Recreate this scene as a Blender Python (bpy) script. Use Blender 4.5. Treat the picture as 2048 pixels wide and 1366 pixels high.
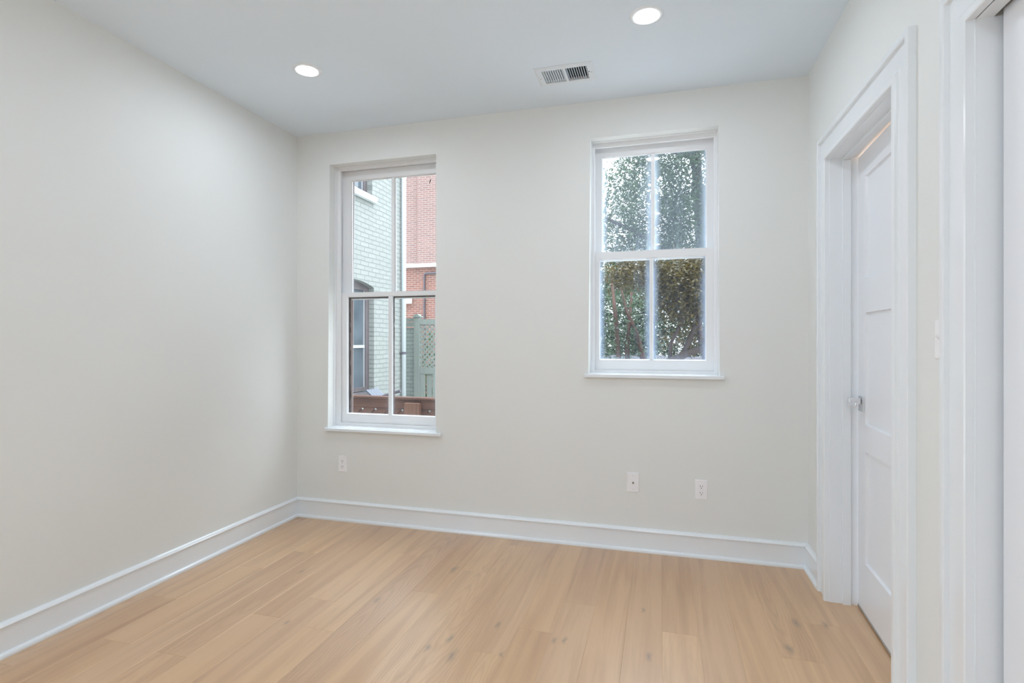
import bpy, bmesh, math, random
from mathutils import Vector, Matrix, noise as mnoise

for o in list(bpy.data.objects):
    bpy.data.objects.remove(o, do_unlink=True)
scene = bpy.context.scene
COL = scene.collection

# ------------------------------------------------------------ camera
CAM_H, YAW, FPX = 1.263, math.radians(15.625), 1066.0
cam_data = bpy.data.cameras.new('camera')
cam = bpy.data.objects.new('camera', cam_data)
COL.objects.link(cam)
cam.location = (0, 0, CAM_H)
cam.rotation_euler = (math.pi / 2, 0, YAW)
cam_data.sensor_width = 36.0
cam_data.lens = 36.0 * FPX / 2048.0
cam_data.shift_y = -0.0002
cam_data.clip_start = 0.02
cam_data.clip_end = 200
scene.camera = cam

# ------------------------------------------------------------ world, sky light, exposure
SKY_STRENGTH = 1.5
LAMP_STRENGTH = 150.0
world = bpy.data.worlds.new('overcast_sky')
scene.world = world
world.use_nodes = True
wn = world.node_tree
wn.nodes.clear()
w_out = wn.nodes.new('ShaderNodeOutputWorld')
w_bg = wn.nodes.new('ShaderNodeBackground')
w_bg.inputs['Color'].default_value = (0.87, 0.945, 1.03, 1)
# overcast sky: brighter overhead than at the horizon
w_tc = wn.nodes.new('ShaderNodeTexCoord')
w_sp = wn.nodes.new('ShaderNodeSeparateXYZ')
w_mr = wn.nodes.new('ShaderNodeMapRange')
wn.links.new(w_tc.outputs['Generated'], w_sp.inputs[0])
wn.links.new(w_sp.outputs[2], w_mr.inputs[0])
w_mr.inputs[1].default_value, w_mr.inputs[2].default_value = 0.0, 1.0
w_mr.inputs[3].default_value, w_mr.inputs[4].default_value = SKY_STRENGTH, SKY_STRENGTH * 5.0
wn.links.new(w_mr.outputs[0], w_bg.inputs['Strength'])
wn.links.new(w_bg.outputs[0], w_out.inputs[0])

vs = scene.view_settings
vs.view_transform = 'Standard'
vs.look = 'None'
vs.gamma = 1.0
vs.exposure = 0.37
vs.use_curve_mapping = False
try:
    scene.cycles.diffuse_bounces = 8
    scene.cycles.max_bounces = 12
    scene.cycles.transparent_max_bounces = 24
    scene.cycles.sample_clamp_indirect = 6.0
    scene.cycles.use_denoising = True
except Exception:
    pass


# ------------------------------------------------------------ room dimensions (metres)
XL, XR, YB, YR, H = -2.544, 0.788, 3.304, -3.2, 2.743
WT = 0.32                       # back wall thickness
RX = 0.908                      # far face of the right partition
GROUND = -0.95
random.seed(7)


# ------------------------------------------------------------ helpers
def srgb(r, g, b):
    def f(c):
        c /= 255.0
        return c / 12.92 if c <= 0.04045 else ((c + 0.055) / 1.055) ** 2.4
    return (f(r), f(g), f(b), 1.0)


class NT:
    """tiny node-tree helper"""
    def __init__(self, name):
        self.m = bpy.data.materials.new(name)
        self.m.use_nodes = True
        self.t = self.m.node_tree
        self.t.nodes.clear()
        self.out = self.t.nodes.new('ShaderNodeOutputMaterial')

    def n(self, typ, **kw):
        nd = self.t.nodes.new('ShaderNode' + typ)
        for k, v in kw.items():
            setattr(nd, k, v)
        return nd

    def set(self, nd, **kw):
        for k, v in kw.items():
            s = nd.inputs[k.replace('_', ' ')]
            if hasattr(v, 'is_linked') or isinstance(v, bpy.types.NodeSocket):
                self.t.links.new(v, s)
            else:
                s.default_value = v
        return nd

    def link(self, a, b):
        self.t.links.new(a, b)

    def math(self, op, a, b=None, c=None, clamp=False):
        nd = self.n('Math', operation=op, use_clamp=clamp)
        for i, v in enumerate((a, b, c)):
            if v is None:
                continue
            if isinstance(v, bpy.types.NodeSocket):
                self.link(v, nd.inputs[i])
            else:
                nd.inputs[i].default_value = v
        return nd.outputs[0]

    def mix(self, fac, a, b, mode='MIX'):
        nd = self.n('Mix', data_type='RGBA', blend_type=mode)
        for s, v in ((nd.inputs[0], fac), (nd.inputs[6], a), (nd.inputs[7], b)):
            if isinstance(v, bpy.types.NodeSocket):
                self.link(v, s)
            else:
                s.default_value = v
        return nd.outputs[2]

    def ramp(self, fac, p0, p1, c0=(0, 0, 0, 1), c1=(1, 1, 1, 1)):
        nd = self.n('ValToRGB')
        e = nd.color_ramp.elements
        e[0].position, e[0].color = p0, c0
        e[1].position, e[1].color = p1, c1
        self.link(fac, nd.inputs[0])
        return nd.outputs[0]

    def coords(self, scale=(1, 1, 1), src='Object', loc=(0, 0, 0), rot=(0, 0, 0)):
        tc = self.n('TexCoord')
        mp = self.n('Mapping')
        mp.inputs['Scale'].default_value = scale
        mp.inputs['Location'].default_value = loc
        mp.inputs['Rotation'].default_value = rot
        self.link(tc.outputs[src], mp.inputs['Vector'])
        return mp.outputs[0]

    def noise(self, vec, scale, detail=3.0, rough=0.5, dist=0.0):
        nd = self.n('TexNoise')
        self.set(nd, Vector=vec, Scale=scale, Detail=detail, Roughness=rough, Distortion=dist)
        return nd.outputs['Fac']

    def bump(self, h, strength=0.2, dist=0.01):
        nd = self.n('Bump')
        self.set(nd, Height=h, Strength=strength, Distance=dist)
        return nd.outputs[0]

    def principled(self, color, rough=0.5, metal=0.0, normal=None, spec=0.5):
        nd = self.n('BsdfPrincipled')
        for key, v in (('Base Color', color), ('Roughness', rough), ('Metallic', metal),
                       ('Specular IOR Level', spec)):
            if isinstance(v, bpy.types.NodeSocket):
                self.link(v, nd.inputs[key])
            else:
                nd.inputs[key].default_value = v
        if normal is not None:
            self.link(normal, nd.inputs['Normal'])
        self.link(nd.outputs[0], self.out.inputs[0])
        return nd


def paint(name, rgb, rough=0.5, bump=0.03, scale=180.0, var=0.02, spec=0.5):
    t = NT(name)
    v = t.coords()
    nz = t.noise(v, scale, 2.0)
    lo = tuple(c * (1 - var) for c in rgb[:3]) + (1,)
    c = t.mix(t.noise(v, 2.3, 2.0), lo, rgb)
    t.principled(c, rough, normal=t.bump(nz, bump, 0.002), spec=spec)
    return t.m


def metal(name, rgb, rough=0.15):
    t = NT(name)
    v = t.coords()
    r = t.math('MULTIPLY_ADD', t.noise(v, 90, 2), 0.08, rough)
    t.principled(rgb, r, 1.0)
    return t.m


def plain(name, rgb, rough=0.6, metal_=0.0):
    t = NT(name)
    v = t.coords()
    c = t.mix(t.noise(v, 25, 3), tuple(x * 0.88 for x in rgb[:3]) + (1,), rgb)
    t.principled(c, rough, metal_)
    return t.m


def wood(name, a, b, axis='x', rough=0.7):
    t = NT(name)
    sc = {'x': (1.5, 40, 40), 'y': (40, 1.5, 40), 'z': (40, 40, 1.5)}[axis]
    n1 = t.noise(t.coords(sc), 1.0, 4, 0.6)
    n2 = t.noise(t.coords(), 3.0, 2)
    f = t.math('ADD', t.math('MULTIPLY', n1, 0.7), t.math('MULTIPLY', n2, 0.3))
    c = t.ramp(f, 0.32, 0.68, a, b)
    t.principled(c, rough, normal=t.bump(n1, 0.25, 0.003))
    return t.m


def brick(name, c1, c2, mort, plane='yz', paint_=False, bump=0.6, rough=0.8, row=0.0677):
    t = NT(name)
    tc = t.n('TexCoord')
    sp = t.n('SeparateXYZ')
    t.link(tc.outputs['Object'], sp.inputs[0])
    cb = t.n('CombineXYZ')
    t.link(sp.outputs[0 if plane == 'xz' else 1], cb.inputs[0])
    t.link(sp.outputs[2], cb.inputs[1])
    # wobble the courses a little so they look hand laid
    wob = t.n('VectorMath', operation='ADD')
    nz = t.n('TexNoise')
    t.set(nz, Vector=cb.outputs[0], Scale=2.2, Detail=3.0)
    sc = t.n('VectorMath', operation='SCALE')
    t.link(nz.outputs['Color'], sc.inputs[0])
    sc.inputs[3].default_value = 0.045 if paint_ else 0.03
    t.link(cb.outputs[0], wob.inputs[0])
    t.link(sc.outputs[0], wob.inputs[1])
    br = t.n('TexBrick')
    br.offset = 0.5
    t.set(br, Vector=wob.outputs[0], Color1=c1, Color2=c2, Mortar=mort, Scale=1.0)
    br.inputs['Mortar Size'].default_value = 0.008 if paint_ else 0.010
    br.inputs['Mortar Smooth'].default_value = 0.35 if paint_ else 0.1
    br.inputs['Bias'].default_value = 0.0
    br.inputs['Brick Width'].default_value = 0.21
    br.inputs['Row Height'].default_value = row
    n1 = t.noise(cb.outputs[0], 3.0, 4)
    n2 = t.noise(cb.outputs[0], 60.0, 3)
    col = t.mix(t.math('MULTIPLY', n1, 0.35), br.outputs['Color'], mort if not paint_ else c2)
    col = t.mix(t.math('MULTIPLY', n2, 0.35), col, (0.75, 0.75, 0.75, 1), 'MULTIPLY')
    h = t.math('ADD', t.math('MULTIPLY', br.outputs['Fac'], -1.0), t.math('MULTIPLY', n2, 0.25))
    t.principled(col, rough, normal=t.bump(h, bump, 0.012))
    return t.m


# ------------------------------------------------------------ mesh helpers
def box(bm, x0, x1, y0, y1, z0, z1, bev=0.0):
    vs_ = [bm.verts.new(p) for p in ((x0, y0, z0), (x1, y0, z0), (x1, y1, z0), (x0, y1, z0),
                                     (x0, y0, z1), (x1, y0, z1), (x1, y1, z1), (x0, y1, z1))]
    fs = [bm.faces.new([vs_[i] for i in f]) for f in
          ((0, 3, 2, 1), (4, 5, 6, 7), (0, 1, 5, 4), (1, 2, 6, 5), (2, 3, 7, 6), (3, 0, 4, 7))]
    if bev > 0:
        es = list({e for f in fs for e in f.edges})
        bmesh.ops.bevel(bm, geom=es, offset=bev, segments=2, profile=0.5, affect='EDGES')


def loft(bm, loops, closed=True, ring=True, caps=False):
    """skin successive loops of points"""
    L = [[bm.verts.new(p) for p in lp] for lp in loops]
    n = len(L[0])
    rng = range(len(L)) if closed else range(len(L) - 1)
    for i in rng:
        a, b = L[i], L[(i + 1) % len(L)]
        for k in range(n if ring else n - 1):
            q = [a[k], a[(k + 1) % n], b[(k + 1) % n], b[k]]
            try:
                bm.faces.new(q)
            except ValueError:
                pass
    if caps:
        bm.faces.new(L[0])
        bm.faces.new(L[-1])
    return L


def tube(bm, pts, radii, seg=10, caps=True):
    pts = [Vector(p) for p in pts]
    if not hasattr(radii, '__len__'):
        radii = [radii] * len(pts)
    loops = []
    up = Vector((0.13, 0.31, 0.94)).normalized()
    for i, p in enumerate(pts):
        d = (pts[min(i + 1, len(pts) - 1)] - pts[max(i - 1, 0)]).normalized()
        a = d.cross(up)
        if a.length < 1e-3:
            a = d.cross(Vector((1, 0, 0)))
        a.normalize()
        b = d.cross(a).normalized()
        loops.append([p + (a * math.cos(2 * math.pi * k / seg) + b * math.sin(2 * math.pi * k / seg)) * radii[i]
                      for k in range(seg)])
    loft(bm, loops, closed=False, caps=caps)


def lathe(bm, prof, cx, cy, seg=40):
    """profile of (r, z) turned about a vertical axis"""
    loops = [[(cx + r * math.cos(2 * math.pi * k / seg), cy + r * math.sin(2 * math.pi * k / seg), z)
              for k in range(seg)] for r, z in prof]
    loft(bm, loops, closed=False)


def prism(bm, poly, axis, a, b):
    """extrude a 2D polygon between a and b along an axis"""
    def P(u, v, w):
        return {'x': (w, u, v), 'y': (u, w, v), 'z': (u, v, w)}[axis]
    lo = [bm.verts.new(P(u, v, a)) for u, v in poly]
    hi = [bm.verts.new(P(u, v, b)) for u, v in poly]
    n = len(poly)
    for i in range(n):
        bm.faces.new([lo[i], lo[(i + 1) % n], hi[(i + 1) % n], hi[i]])
    bm.faces.new(lo[::-1])
    bm.faces.new(hi)


def obj(name, bm, mat, parent=None, smooth=False, label=None):
    bmesh.ops.recalc_face_normals(bm, faces=bm.faces[:])
    me = bpy.data.meshes.new(name)
    bm.to_mesh(me)
    bm.free()
    me.materials.append(mat)
    if smooth:
        for p in me.polygons:
            p.use_smooth = True
    o = bpy.data.objects.new(name, me)
    COL.objects.link(o)
    if parent is not None:
        o.parent = parent
        o.matrix_parent_inverse = parent.matrix_world.inverted()
    if label:
        o['label'] = label
    return o


def tag(o, label, cat, group=None, kind=None):
    o['label'] = label
    o['category'] = cat
    if group:
        o['group'] = group
    if kind:
        o['kind'] = kind
    return o


def struct(o, label, cat):
    return tag(o, label, cat, kind='structure')


def empty(name, loc=(0, 0, 0), rz=0.0):
    o = bpy.data.objects.new(name, None)
    o.empty_display_size = 0.1
    o.location = loc
    o.rotation_euler = (0, 0, rz)
    COL.objects.link(o)
    bpy.context.view_layer.update()
    return o


def copy_thing(root, shift):
    """a thing with copies of its parts (and their parts)"""
    def cp(o, parent):
        c = o.copy()
        COL.objects.link(c)
        if parent is not None:
            c.parent = parent
            c.matrix_parent_inverse = o.matrix_parent_inverse.copy()
        for ch in o.children:
            cp(ch, c)
        return c
    r = cp(root, None)
    r.location = Vector(root.location) + Vector(shift)
    return r


BM = bmesh.new

# ------------------------------------------------------------ materials
M_WALL = paint('wall_paint', srgb(231, 233, 231), 0.62, 0.05, 260)
M_CEIL = paint('ceiling_paint', srgb(226, 237, 246), 0.8, 0.04, 260)
M_TRIM = paint('trim_gloss_paint', srgb(236, 241, 245), 0.17, 0.012, 40, spec=0.8)
M_SASH = paint('sash_paint', srgb(238, 240, 242), 0.35, 0.06, 60)
M_DOOR = paint('door_paint', srgb(237, 240, 245), 0.2, 0.015, 30, spec=0.8)
M_PLATE = paint('white_plastic', srgb(244, 244, 246), 0.3, 0.0, 50)
M_VENT = paint('vent_enamel', srgb(226, 233, 239), 0.4, 0.0, 50)
M_DARK = plain('dark_slot', srgb(24, 24, 26), 0.7)
M_DUCT = plain('duct_galvanised', srgb(96, 122, 136), 0.5)
M_CHROME = metal('polished_chrome', (0.78, 0.79, 0.81, 1), 0.06)
M_BRASS = metal('coax_nickel', (0.55, 0.53, 0.48, 1), 0.25)
M_ALU = metal('aluminium_strip', (0.55, 0.55, 0.54, 1), 0.4)


def make_floor_mat():
    t = NT('oak_planks')
    at = t.n('Attribute', attribute_name='plank')
    sp = t.n('SeparateColor')
    t.link(at.outputs['Color'], sp.inputs[0])
    tone, hue, rnd = sp.outputs[0], sp.outputs[1], sp.outputs[2]
    tc = t.n('TexCoord')
    off = t.n('CombineXYZ')
    t.link(t.math('MULTIPLY', rnd, 37.0), off.inputs[0])
    t.link(t.math('MULTIPLY', rnd, 91.0), off.inputs[1])
    va = t.n('VectorMath', operation='ADD')
    t.link(tc.outputs['Object'], va.inputs[0])
    t.link(off.outputs[0], va.inputs[1])

    def mp(sc):
        m = t.n('Mapping')
        m.inputs['Scale'].default_value = sc
        t.link(va.outputs[0], m.inputs['Vector'])
        return m.outputs[0]
    fine = t.noise(mp((190, 3.0, 1)), 1.0, 4, 0.6)
    broad = t.noise(mp((16, 0.9, 1)), 1.0, 3, 0.5, 0.6)
    ga = t.n('Attribute', attribute_name='grain')
    gs = t.n('SeparateXYZ')
    t.link(ga.outputs['Vector'], gs.inputs[0])
    os_ = t.n('SeparateXYZ')
    t.link(tc.outputs['Object'], os_.inputs[0])
    wobx = t.math('MULTIPLY', t.math('SUBTRACT', t.noise(mp((9, 3.5, 1)), 1.0, 3, 0.55), 0.5), 0.055)
    dx = t.math('ADD', t.math('SUBTRACT', os_.outputs[0], gs.outputs[0]), wobx)
    dy = t.math('MULTIPLY', t.math('SUBTRACT', os_.outputs[1], gs.outputs[1]), 0.085)
    rad = t.math('SQRT', t.math('ADD', t.math('MULTIPLY', dx, dx), t.math('MULTIPLY', dy, dy)))
    cath = t.math('MULTIPLY_ADD', t.math('SINE', t.math('MULTIPLY', rad, 520.0)), 0.5, 0.5)
    cath = t.math('MULTIPLY', cath, gs.outputs[2])
    base_l = srgb(222, 182, 132)
    base_d = srgb(190, 145, 98)
    c = t.mix(tone, base_d, base_l)
    c = t.mix(t.math('MULTIPLY', hue, 0.4), c, srgb(204, 170, 138))
    c = t.mix(t.ramp(broad, 0.42, 0.72), c, t.mix(1.0, c, srgb(226, 214, 203), 'MULTIPLY'))
    c = t.mix(t.math('MULTIPLY', t.ramp(cath, 0.35, 0.95), 0.30), c, t.mix(1.0, c, srgb(214, 196, 178), 'MULTIPLY'))
    c = t.mix(t.math('MULTIPLY', t.ramp(fine, 0.48, 0.8), 0.17), c, t.mix(1.0, c, srgb(205, 186, 166), 'MULTIPLY'))
    # knots and mineral streaks of the individual boards
    knots = [(-1.102, 2.754, .030), (-1.336, 2.332, .022), (-.047, 2.203, .022), (-.08, 2.579, .016),
             (-.698, 2.269, .020), (-.434, 2.216, .020), (-.394, 2.228, .018), (.583, 2.647, .030),
             (.507, 2.413, .026), (-.865, 2.113, .024), (-.809, 1.997, .030), (-1.90, 2.50, .018),
             (-1.62, 2.03, .016), (-.93, 2.02, .02), (.70, 2.66, .02), (-.62, 2.06, .014)]
    kn = None
    wobn = t.n('TexNoise')
    t.set(wobn, Vector=tc.outputs['Object'], Scale=22.0, Detail=3.0)
    wsc = t.n('VectorMath', operation='SCALE')
    t.link(wobn.outputs['Color'], wsc.inputs[0])
    wsc.inputs[3].default_value = 0.03
    wad = t.n('VectorMath', operation='ADD')
    t.link(tc.outputs['Object'], wad.inputs[0])
    t.link(wsc.outputs[0], wad.inputs[1])
    sq = t.n('Mapping')
    sq.inputs['Location'].default_value = (-0.015, -0.0057, 0)
    sq.inputs['Scale'].default_value = (1, 0.38, 0)
    t.link(wad.outputs[0], sq.inputs['Vector'])
    for kx, ky, kr in knots:
        d = t.n('VectorMath', operation='DISTANCE')
        t.link(sq.outputs[0], d.inputs[0])
        d.inputs[1].default_value = (kx, ky * 0.38, 0)
        f = t.math('SUBTRACT', 1.0, t.math('DIVIDE', d.outputs['Value'], kr * 0.85), clamp=True)
        f = t.math('POWER', f, 1.4)
        kn = f if kn is None else t.math('MAXIMUM', kn, f)
    c = t.mix(t.math('MULTIPLY', kn, 0.62), c, srgb(78, 66, 58))
    h = t.math('ADD', t.math('MULTIPLY', fine, 0.6), t.math('MULTIPLY', cath, 0.4))
    rough = t.math('MULTIPLY_ADD', fine, 0.14, 0.36)
    p = t.principled(c, rough, normal=t.bump(h, 0.06, 0.002), spec=1.0)
    p.inputs['Coat Weight'].default_value = 1.0
    p.inputs['Coat Roughness'].default_value = 0.40
    p.inputs['Coat IOR'].default_value = 1.62
    return t.m


M_FLOOR = make_floor_mat()


def glass_mat(name, haze, edge, streak, tint):
    """old window glass: clear pane, a thin film of dirt that is thicker round the edges and in runs"""
    t = NT(name)
    tc = t.n('TexCoord')
    sp = t.n('SeparateXYZ')
    t.link(tc.outputs['Generated'], sp.inputs[0])
    x, z = sp.outputs[0], sp.outputs[2]

    def edgef(v, w):
        a = t.math('MINIMUM', v, t.math('SUBTRACT', 1.0, v))
        return t.math('SUBTRACT', 1.0, t.math('DIVIDE', a, w), clamp=True)
    ov = t.coords()
    wob = t.math('MULTIPLY_ADD', t.noise(ov, 14, 3), 0.7, 0.55)
    e = t.math('MAXIMUM', edgef(x, 0.15), t.math('MULTIPLY', edgef(z, 0.07), 0.45))
    e = t.math('MULTIPLY', t.math('POWER', e, 1.6), wob)
    st = t.noise(t.coords((34, 1, 1.1)), 1.0, 4, 0.6)
    st = t.ramp(st, 0.50, 0.78)
    cl = t.ramp(t.noise(t.coords(), 3.4, 4), 0.38, 0.75)
    dirt = t.math('ADD', haze, t.math('MULTIPLY', e, edge))
    dirt = t.math('ADD', dirt, t.math('MULTIPLY', t.math('MULTIPLY', st, cl), streak), clamp=True)
    tr = t.n('BsdfTransparent')
    tr.inputs[0].default_value = (0.96, 0.985, 0.98, 1)
    tl = t.n('BsdfTranslucent')
    tl.inputs[0].default_value = tint
    df = t.n('BsdfDiffuse')
    df.inputs[0].default_value = tint
    m1 = t.n('MixShader')
    m1.inputs[0].default_value = 0.35
    t.link(tl.outputs[0], m1.inputs[1])
    t.link(df.outputs[0], m1.inputs[2])
    m2 = t.n('MixShader')
    t.link(dirt, m2.inputs[0])
    t.link(tr.outputs[0], m2.inputs[1])
    t.link(m1.outputs[0], m2.inputs[2])
    gl = t.n('BsdfGlossy')
    gl.inputs['Roughness'].default_value = 0.015
    wavy = t.bump(t.noise(t.coords(), 5.0, 2), 0.05, 0.01)
    t.link(wavy, gl.inputs['Normal'])
    fr = t.n('Fresnel')
    fr.inputs[0].default_value = 1.45
    m3 = t.n('MixShader')
    t.link(fr.outputs[0], m3.inputs[0])
    t.link(m2.outputs[0], m3.inputs[1])
    t.link(gl.outputs[0], m3.inputs[2])
    t.link(m3.outputs[0], t.out.inputs[0])
    return t.m


M_GLASS_A = glass_mat('glass_clean', 0.02, 0.10, 0.03, srgb(214, 226, 236))
M_GLASS_B = glass_mat('glass_dirty', 0.15, 0.62, 0.26, srgb(196, 214, 232))
M_GLASS_C = glass_mat('glass_streaked', 0.03, 0.62, 0.20, srgb(176, 196, 222))

# ------------------------------------------------------------ window openings (old masonry: slightly out of square)
# hole: (bottom-left x, bottom-right x, top-left x, top-right x, z0, z1)
HOLE1 = (-2.287, -1.453, -2.271, -1.453, 0.650, 2.519)
HOLE2 = (-0.433, 0.327, -0.421, 0.322, 1.062, 2.517)


def hole_loop(h, y, i=0.0):
    bl, br, tl, tr, z0, z1 = h
    return [(bl + i, y, z0 + i), (br - i, y, z0 + i), (tr - i, y, z1 - i), (tl + i, y, z1 - i)]


def rect(x0, x1, z0, z1, y):
    return [(x0, y, z0), (x1, y, z0), (x1, y, z1), (x0, y, z1)]


# ------------------------------------------------------------ shell: walls, ceiling, floor
bm = BM()
for (xa, xb, h) in ((XL - 0.25, -0.95, HOLE1), (-0.95, XR + 0.13, HOLE2)):
    bl, br, tl, tr, z0, z1 = h
    out = [(xa, 0.0), (xb, 0.0), (xb, H + 0.15), (xa, H + 0.15)]
    inn = [(bl, z0), (br, z0), (tr, z1), (tl, z1)]
    out[0] = (xa, GROUND)
    out[1] = (xb, GROUND)
    for y in (YB, YB + WT):
        o_ = [bm.verts.new((x, y, z)) for x, z in out]
        i_ = [bm.verts.new((x, y, z)) for x, z in inn]
        for k in range(4):
            bm.faces.new([o_[k], o_[(k + 1) % 4], i_[(k + 1) % 4], i_[k]])
    loft(bm, [hole_loop(h, YB), hole_loop(h, YB + WT)], closed=False)
bmesh.ops.remove_doubles(bm, verts=bm.verts[:], dist=1e-4)
struct(obj('wall_back', bm, M_WALL), 'off-white painted wall with the two windows', 'wall')

wy0, wy1, wz0, wz1 = -2.30, 0.20, 0.06, 2.36        # added opening in the left wall, out of view, for fill daylight
bm = BM()
box(bm, XL - 0.25, XL, wy1, YB, GROUND, H + 0.15)
box(bm, XL - 0.25, XL, YR - 0.15, wy0, GROUND, H + 0.15)
box(bm, XL - 0.25, XL, wy0, wy1, GROUND, wz0)
box(bm, XL - 0.25, XL, wy0, wy1, wz1, H + 0.15)
struct(obj('wall_left', bm, M_WALL), 'blank off-white wall on the left', 'wall')

# right partition with a door opening and a closet opening
D1N, D1F, D1T = 2.123, 2.906, 2.150        # door opening: near y, far y, head z
D2N, D2F, D2T = 0.66, 1.661, 2.100         # closet opening
bm = BM()
ys = [YR, D2N, D2F, D1N, D1F, YB]
box(bm, XR, RX, D1F, YB, 0, H)
box(bm, XR, RX, D1N, D1F, D1T, H)
box(bm, XR, RX, D2F, D1N, 0, H)
box(bm, XR, RX, D2N, D2F, D2T + 0.051, H)
box(bm, XR, RX, YR, D2N, 0, H)
struct(obj('wall_right', bm, M_WALL), 'off-white partition on the right with the doorways', 'wall')

# wall behind the camera
bm = BM()
box(bm, XL, RX, YR - 0.15, YR, 0, H)
struct(obj('wall_rear', bm, M_WALL), 'off-white wall behind the camera', 'wall')

# room beyond the door and the closet
HX = 2.3
bm = BM()
box(bm, HX, HX + 0.1, YR, YB, 0, H)
box(bm, RX, HX, YR - 0.1, YR, 0, H)
box(bm, RX, HX, 1.80, 1.90, 0, H)
box(bm, RX, HX, 0.40, 0.50, 0, H)
struct(obj('wall_hall', bm, M_WALL), 'walls of the hall and closet beyond the doors', 'wall')

bm = BM()
VX0, VX1, VY0, VY1 = -0.632, -0.384, 2.850, 2.994      # duct opening of the air register
for (a, b, c, d) in ((XL - 0.25, VX0, YR - 0.15, YB + WT), (VX1, HX + 0.1, YR - 0.15, YB + WT),
                     (VX0, VX1, YR - 0.15, VY0), (VX0, VX1, VY1, YB + WT)):
    box(bm, a, b, c, d, H, H + 0.15)
struct(obj('ceiling', bm, M_CEIL), 'flat white ceiling', 'ceiling')


def make_floor():
    W, X0 = 0.1525, 0.004
    joints = {}
    for x, y in ((-2.37, 2.068), (-2.21, 2.478), (-2.06, 2.738), (-1.755, 2.059), (-1.60, 2.257), (-1.45, 2.880),
                 (-1.15, 2.466), (-.99, 2.762), (-.69, 2.052), (-.535, 2.270), (-.37, 2.557), (.70, 2.656),
                 (.535, 2.342), (-1.91, 1.70), (-1.30, 1.62), (-.84, 1.55), (-.23, 1.40), (-.08, 1.15), (.08, 0.9), (.22, 1.2), (.38, 1.5)):
        joints.setdefault(math.floor((x - X0) / W), []).append(y)
    tones = {(-2.37, 0): .45, (-2.06, 0): .5, (-1.60, 1): .12, (-1.755, 0): .85, (-1.755, 1): .15, (-.37, 1): .25}
    rng = random.Random(11)
    verts, faces, cols, grs = [], [], [], []
    y_lo, y_hi = YR, YB + 0.01
    xs0 = math.floor((XL - X0) / W)
    xs1 = math.floor((HX - X0) / W)
    g, dp = 0.0010, 0.0007
    for k in range(xs0, xs1 + 1):
        xa, xb = X0 + k * W, X0 + (k + 1) * W
        cuts = sorted(joints.get(k, []))
        if not cuts:
            cuts = [1.2 + rng.random() * 0.6]
        while cuts[0] > y_lo + 1.0:
            cuts.insert(0, cuts[0] - (0.75 + rng.random() * 1.0))
        while cuts[-1] < y_hi - 1.6:
            cuts.append(cuts[-1] + 1.3 + rng.random() * 0.9)
        ed = [y_lo] + [c for c in cuts if y_lo < c < y_hi] + [y_hi]
        for a, b in zip(ed[:-1], ed[1:]):
            tone, hue, rn = rng.betavariate(4, 3.6), rng.random(), rng.random()
            gr = ((xa + xb) / 2 + rng.gauss(0, 0.03), a + (b - a) * rng.uniform(0.1, 0.9), max(0.0, rng.uniform(-0.5, 1.0)))
            base = len(verts)
            verts += [(xa, a, -dp), (xb, a, -dp), (xb, b, -dp), (xa, b, -dp),
                      (xa + g, a + g, 0), (xb - g, a + g, 0), (xb - g, b - g, 0), (xa + g, b - g, 0)]
            for f in ((4, 5, 6, 7), (0, 1, 5, 4), (1, 2, 6, 5), (2, 3, 7, 6), (3, 0, 4, 7)):
                faces.append([base + i for i in f])
                cols.append((tone, hue, rn, 1))
                grs.append(gr)
    # solid underside
    base = len(verts)
    x0, x1 = X0 + xs0 * W, X0 + (xs1 + 1) * W
    verts += [(x0, y_lo, -0.1), (x1, y_lo, -0.1), (x1, y_hi, -0.1), (x0, y_hi, -0.1)]
    faces.append([base + 3, base + 2, base + 1, base])
    cols.append((.5, .5, .5, 1))
    grs.append((0, 0, 0))
    me = bpy.data.meshes.new('floor')
    me.from_pydata(verts, [], faces)
    at = me.attributes.new('plank', 'FLOAT_COLOR', 'FACE')
    for i, c in enumerate(cols):
        at.data[i].color = c
    at = me.attributes.new('grain', 'FLOAT_VECTOR', 'FACE')
    for i, c in enumerate(grs):
        at.data[i].vector = c
    me.materials.append(M_FLOOR)
    o = bpy.data.objects.new('floor', me)
    COL.objects.link(o)
    struct(o, 'pale matt oak plank floor', 'floor')


make_floor()

# ------------------------------------------------------------ baseboards (board + cap bead + shoe moulding)
BASE = [(0, 0), (0.029, 0), (0.029, 0.008), (0.027, 0.014), (0.021, 0.019), (0.0145, 0.020), (0.014, 0.116),
        (0.0145, 0.118), (0.020, 0.119), (0.021, 0.124), (0.017, 0.130), (0.010, 0.134), (0.006, 0.1385), (0, 0.1385)]


def baseboard(name, plane, fixed, sgn, a, b, label, in_a=False, in_b=False):
    bm = BM()
    lo, hi = [], []
    for d, z in BASE:
        aa = a + (d if in_a else 0)
        bb = b - (d if in_b else 0)
        if plane == 'x':      # runs along y at x = fixed
            lo.append((fixed + sgn * d, aa, z))
            hi.append((fixed + sgn * d, bb, z))
        else:
            lo.append((aa, fixed + sgn * d, z))
            hi.append((bb, fixed + sgn * d, z))
    loft(bm, [lo, hi], closed=False, caps=True)
    return struct(obj(name, bm, M_TRIM), label, 'baseboard')


baseboard('baseboard_left', 'x', XL, 1, YR, YB, 'white baseboard along the blank left wall', in_b=True)
baseboard('baseboard_back', 'y', YB, -1, XL, XR, 'white baseboard under the two windows', True, True)
baseboard('baseboard_right', 'x', XR, -1, D1F + 0.129, YB, 'short white baseboard between far corner and door casing', in_b=True)
baseboard('baseboard_right', 'x', XR, -1, D2F + 0.129, D1N - 0.129, 'short white baseboard between the two door casings')

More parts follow.
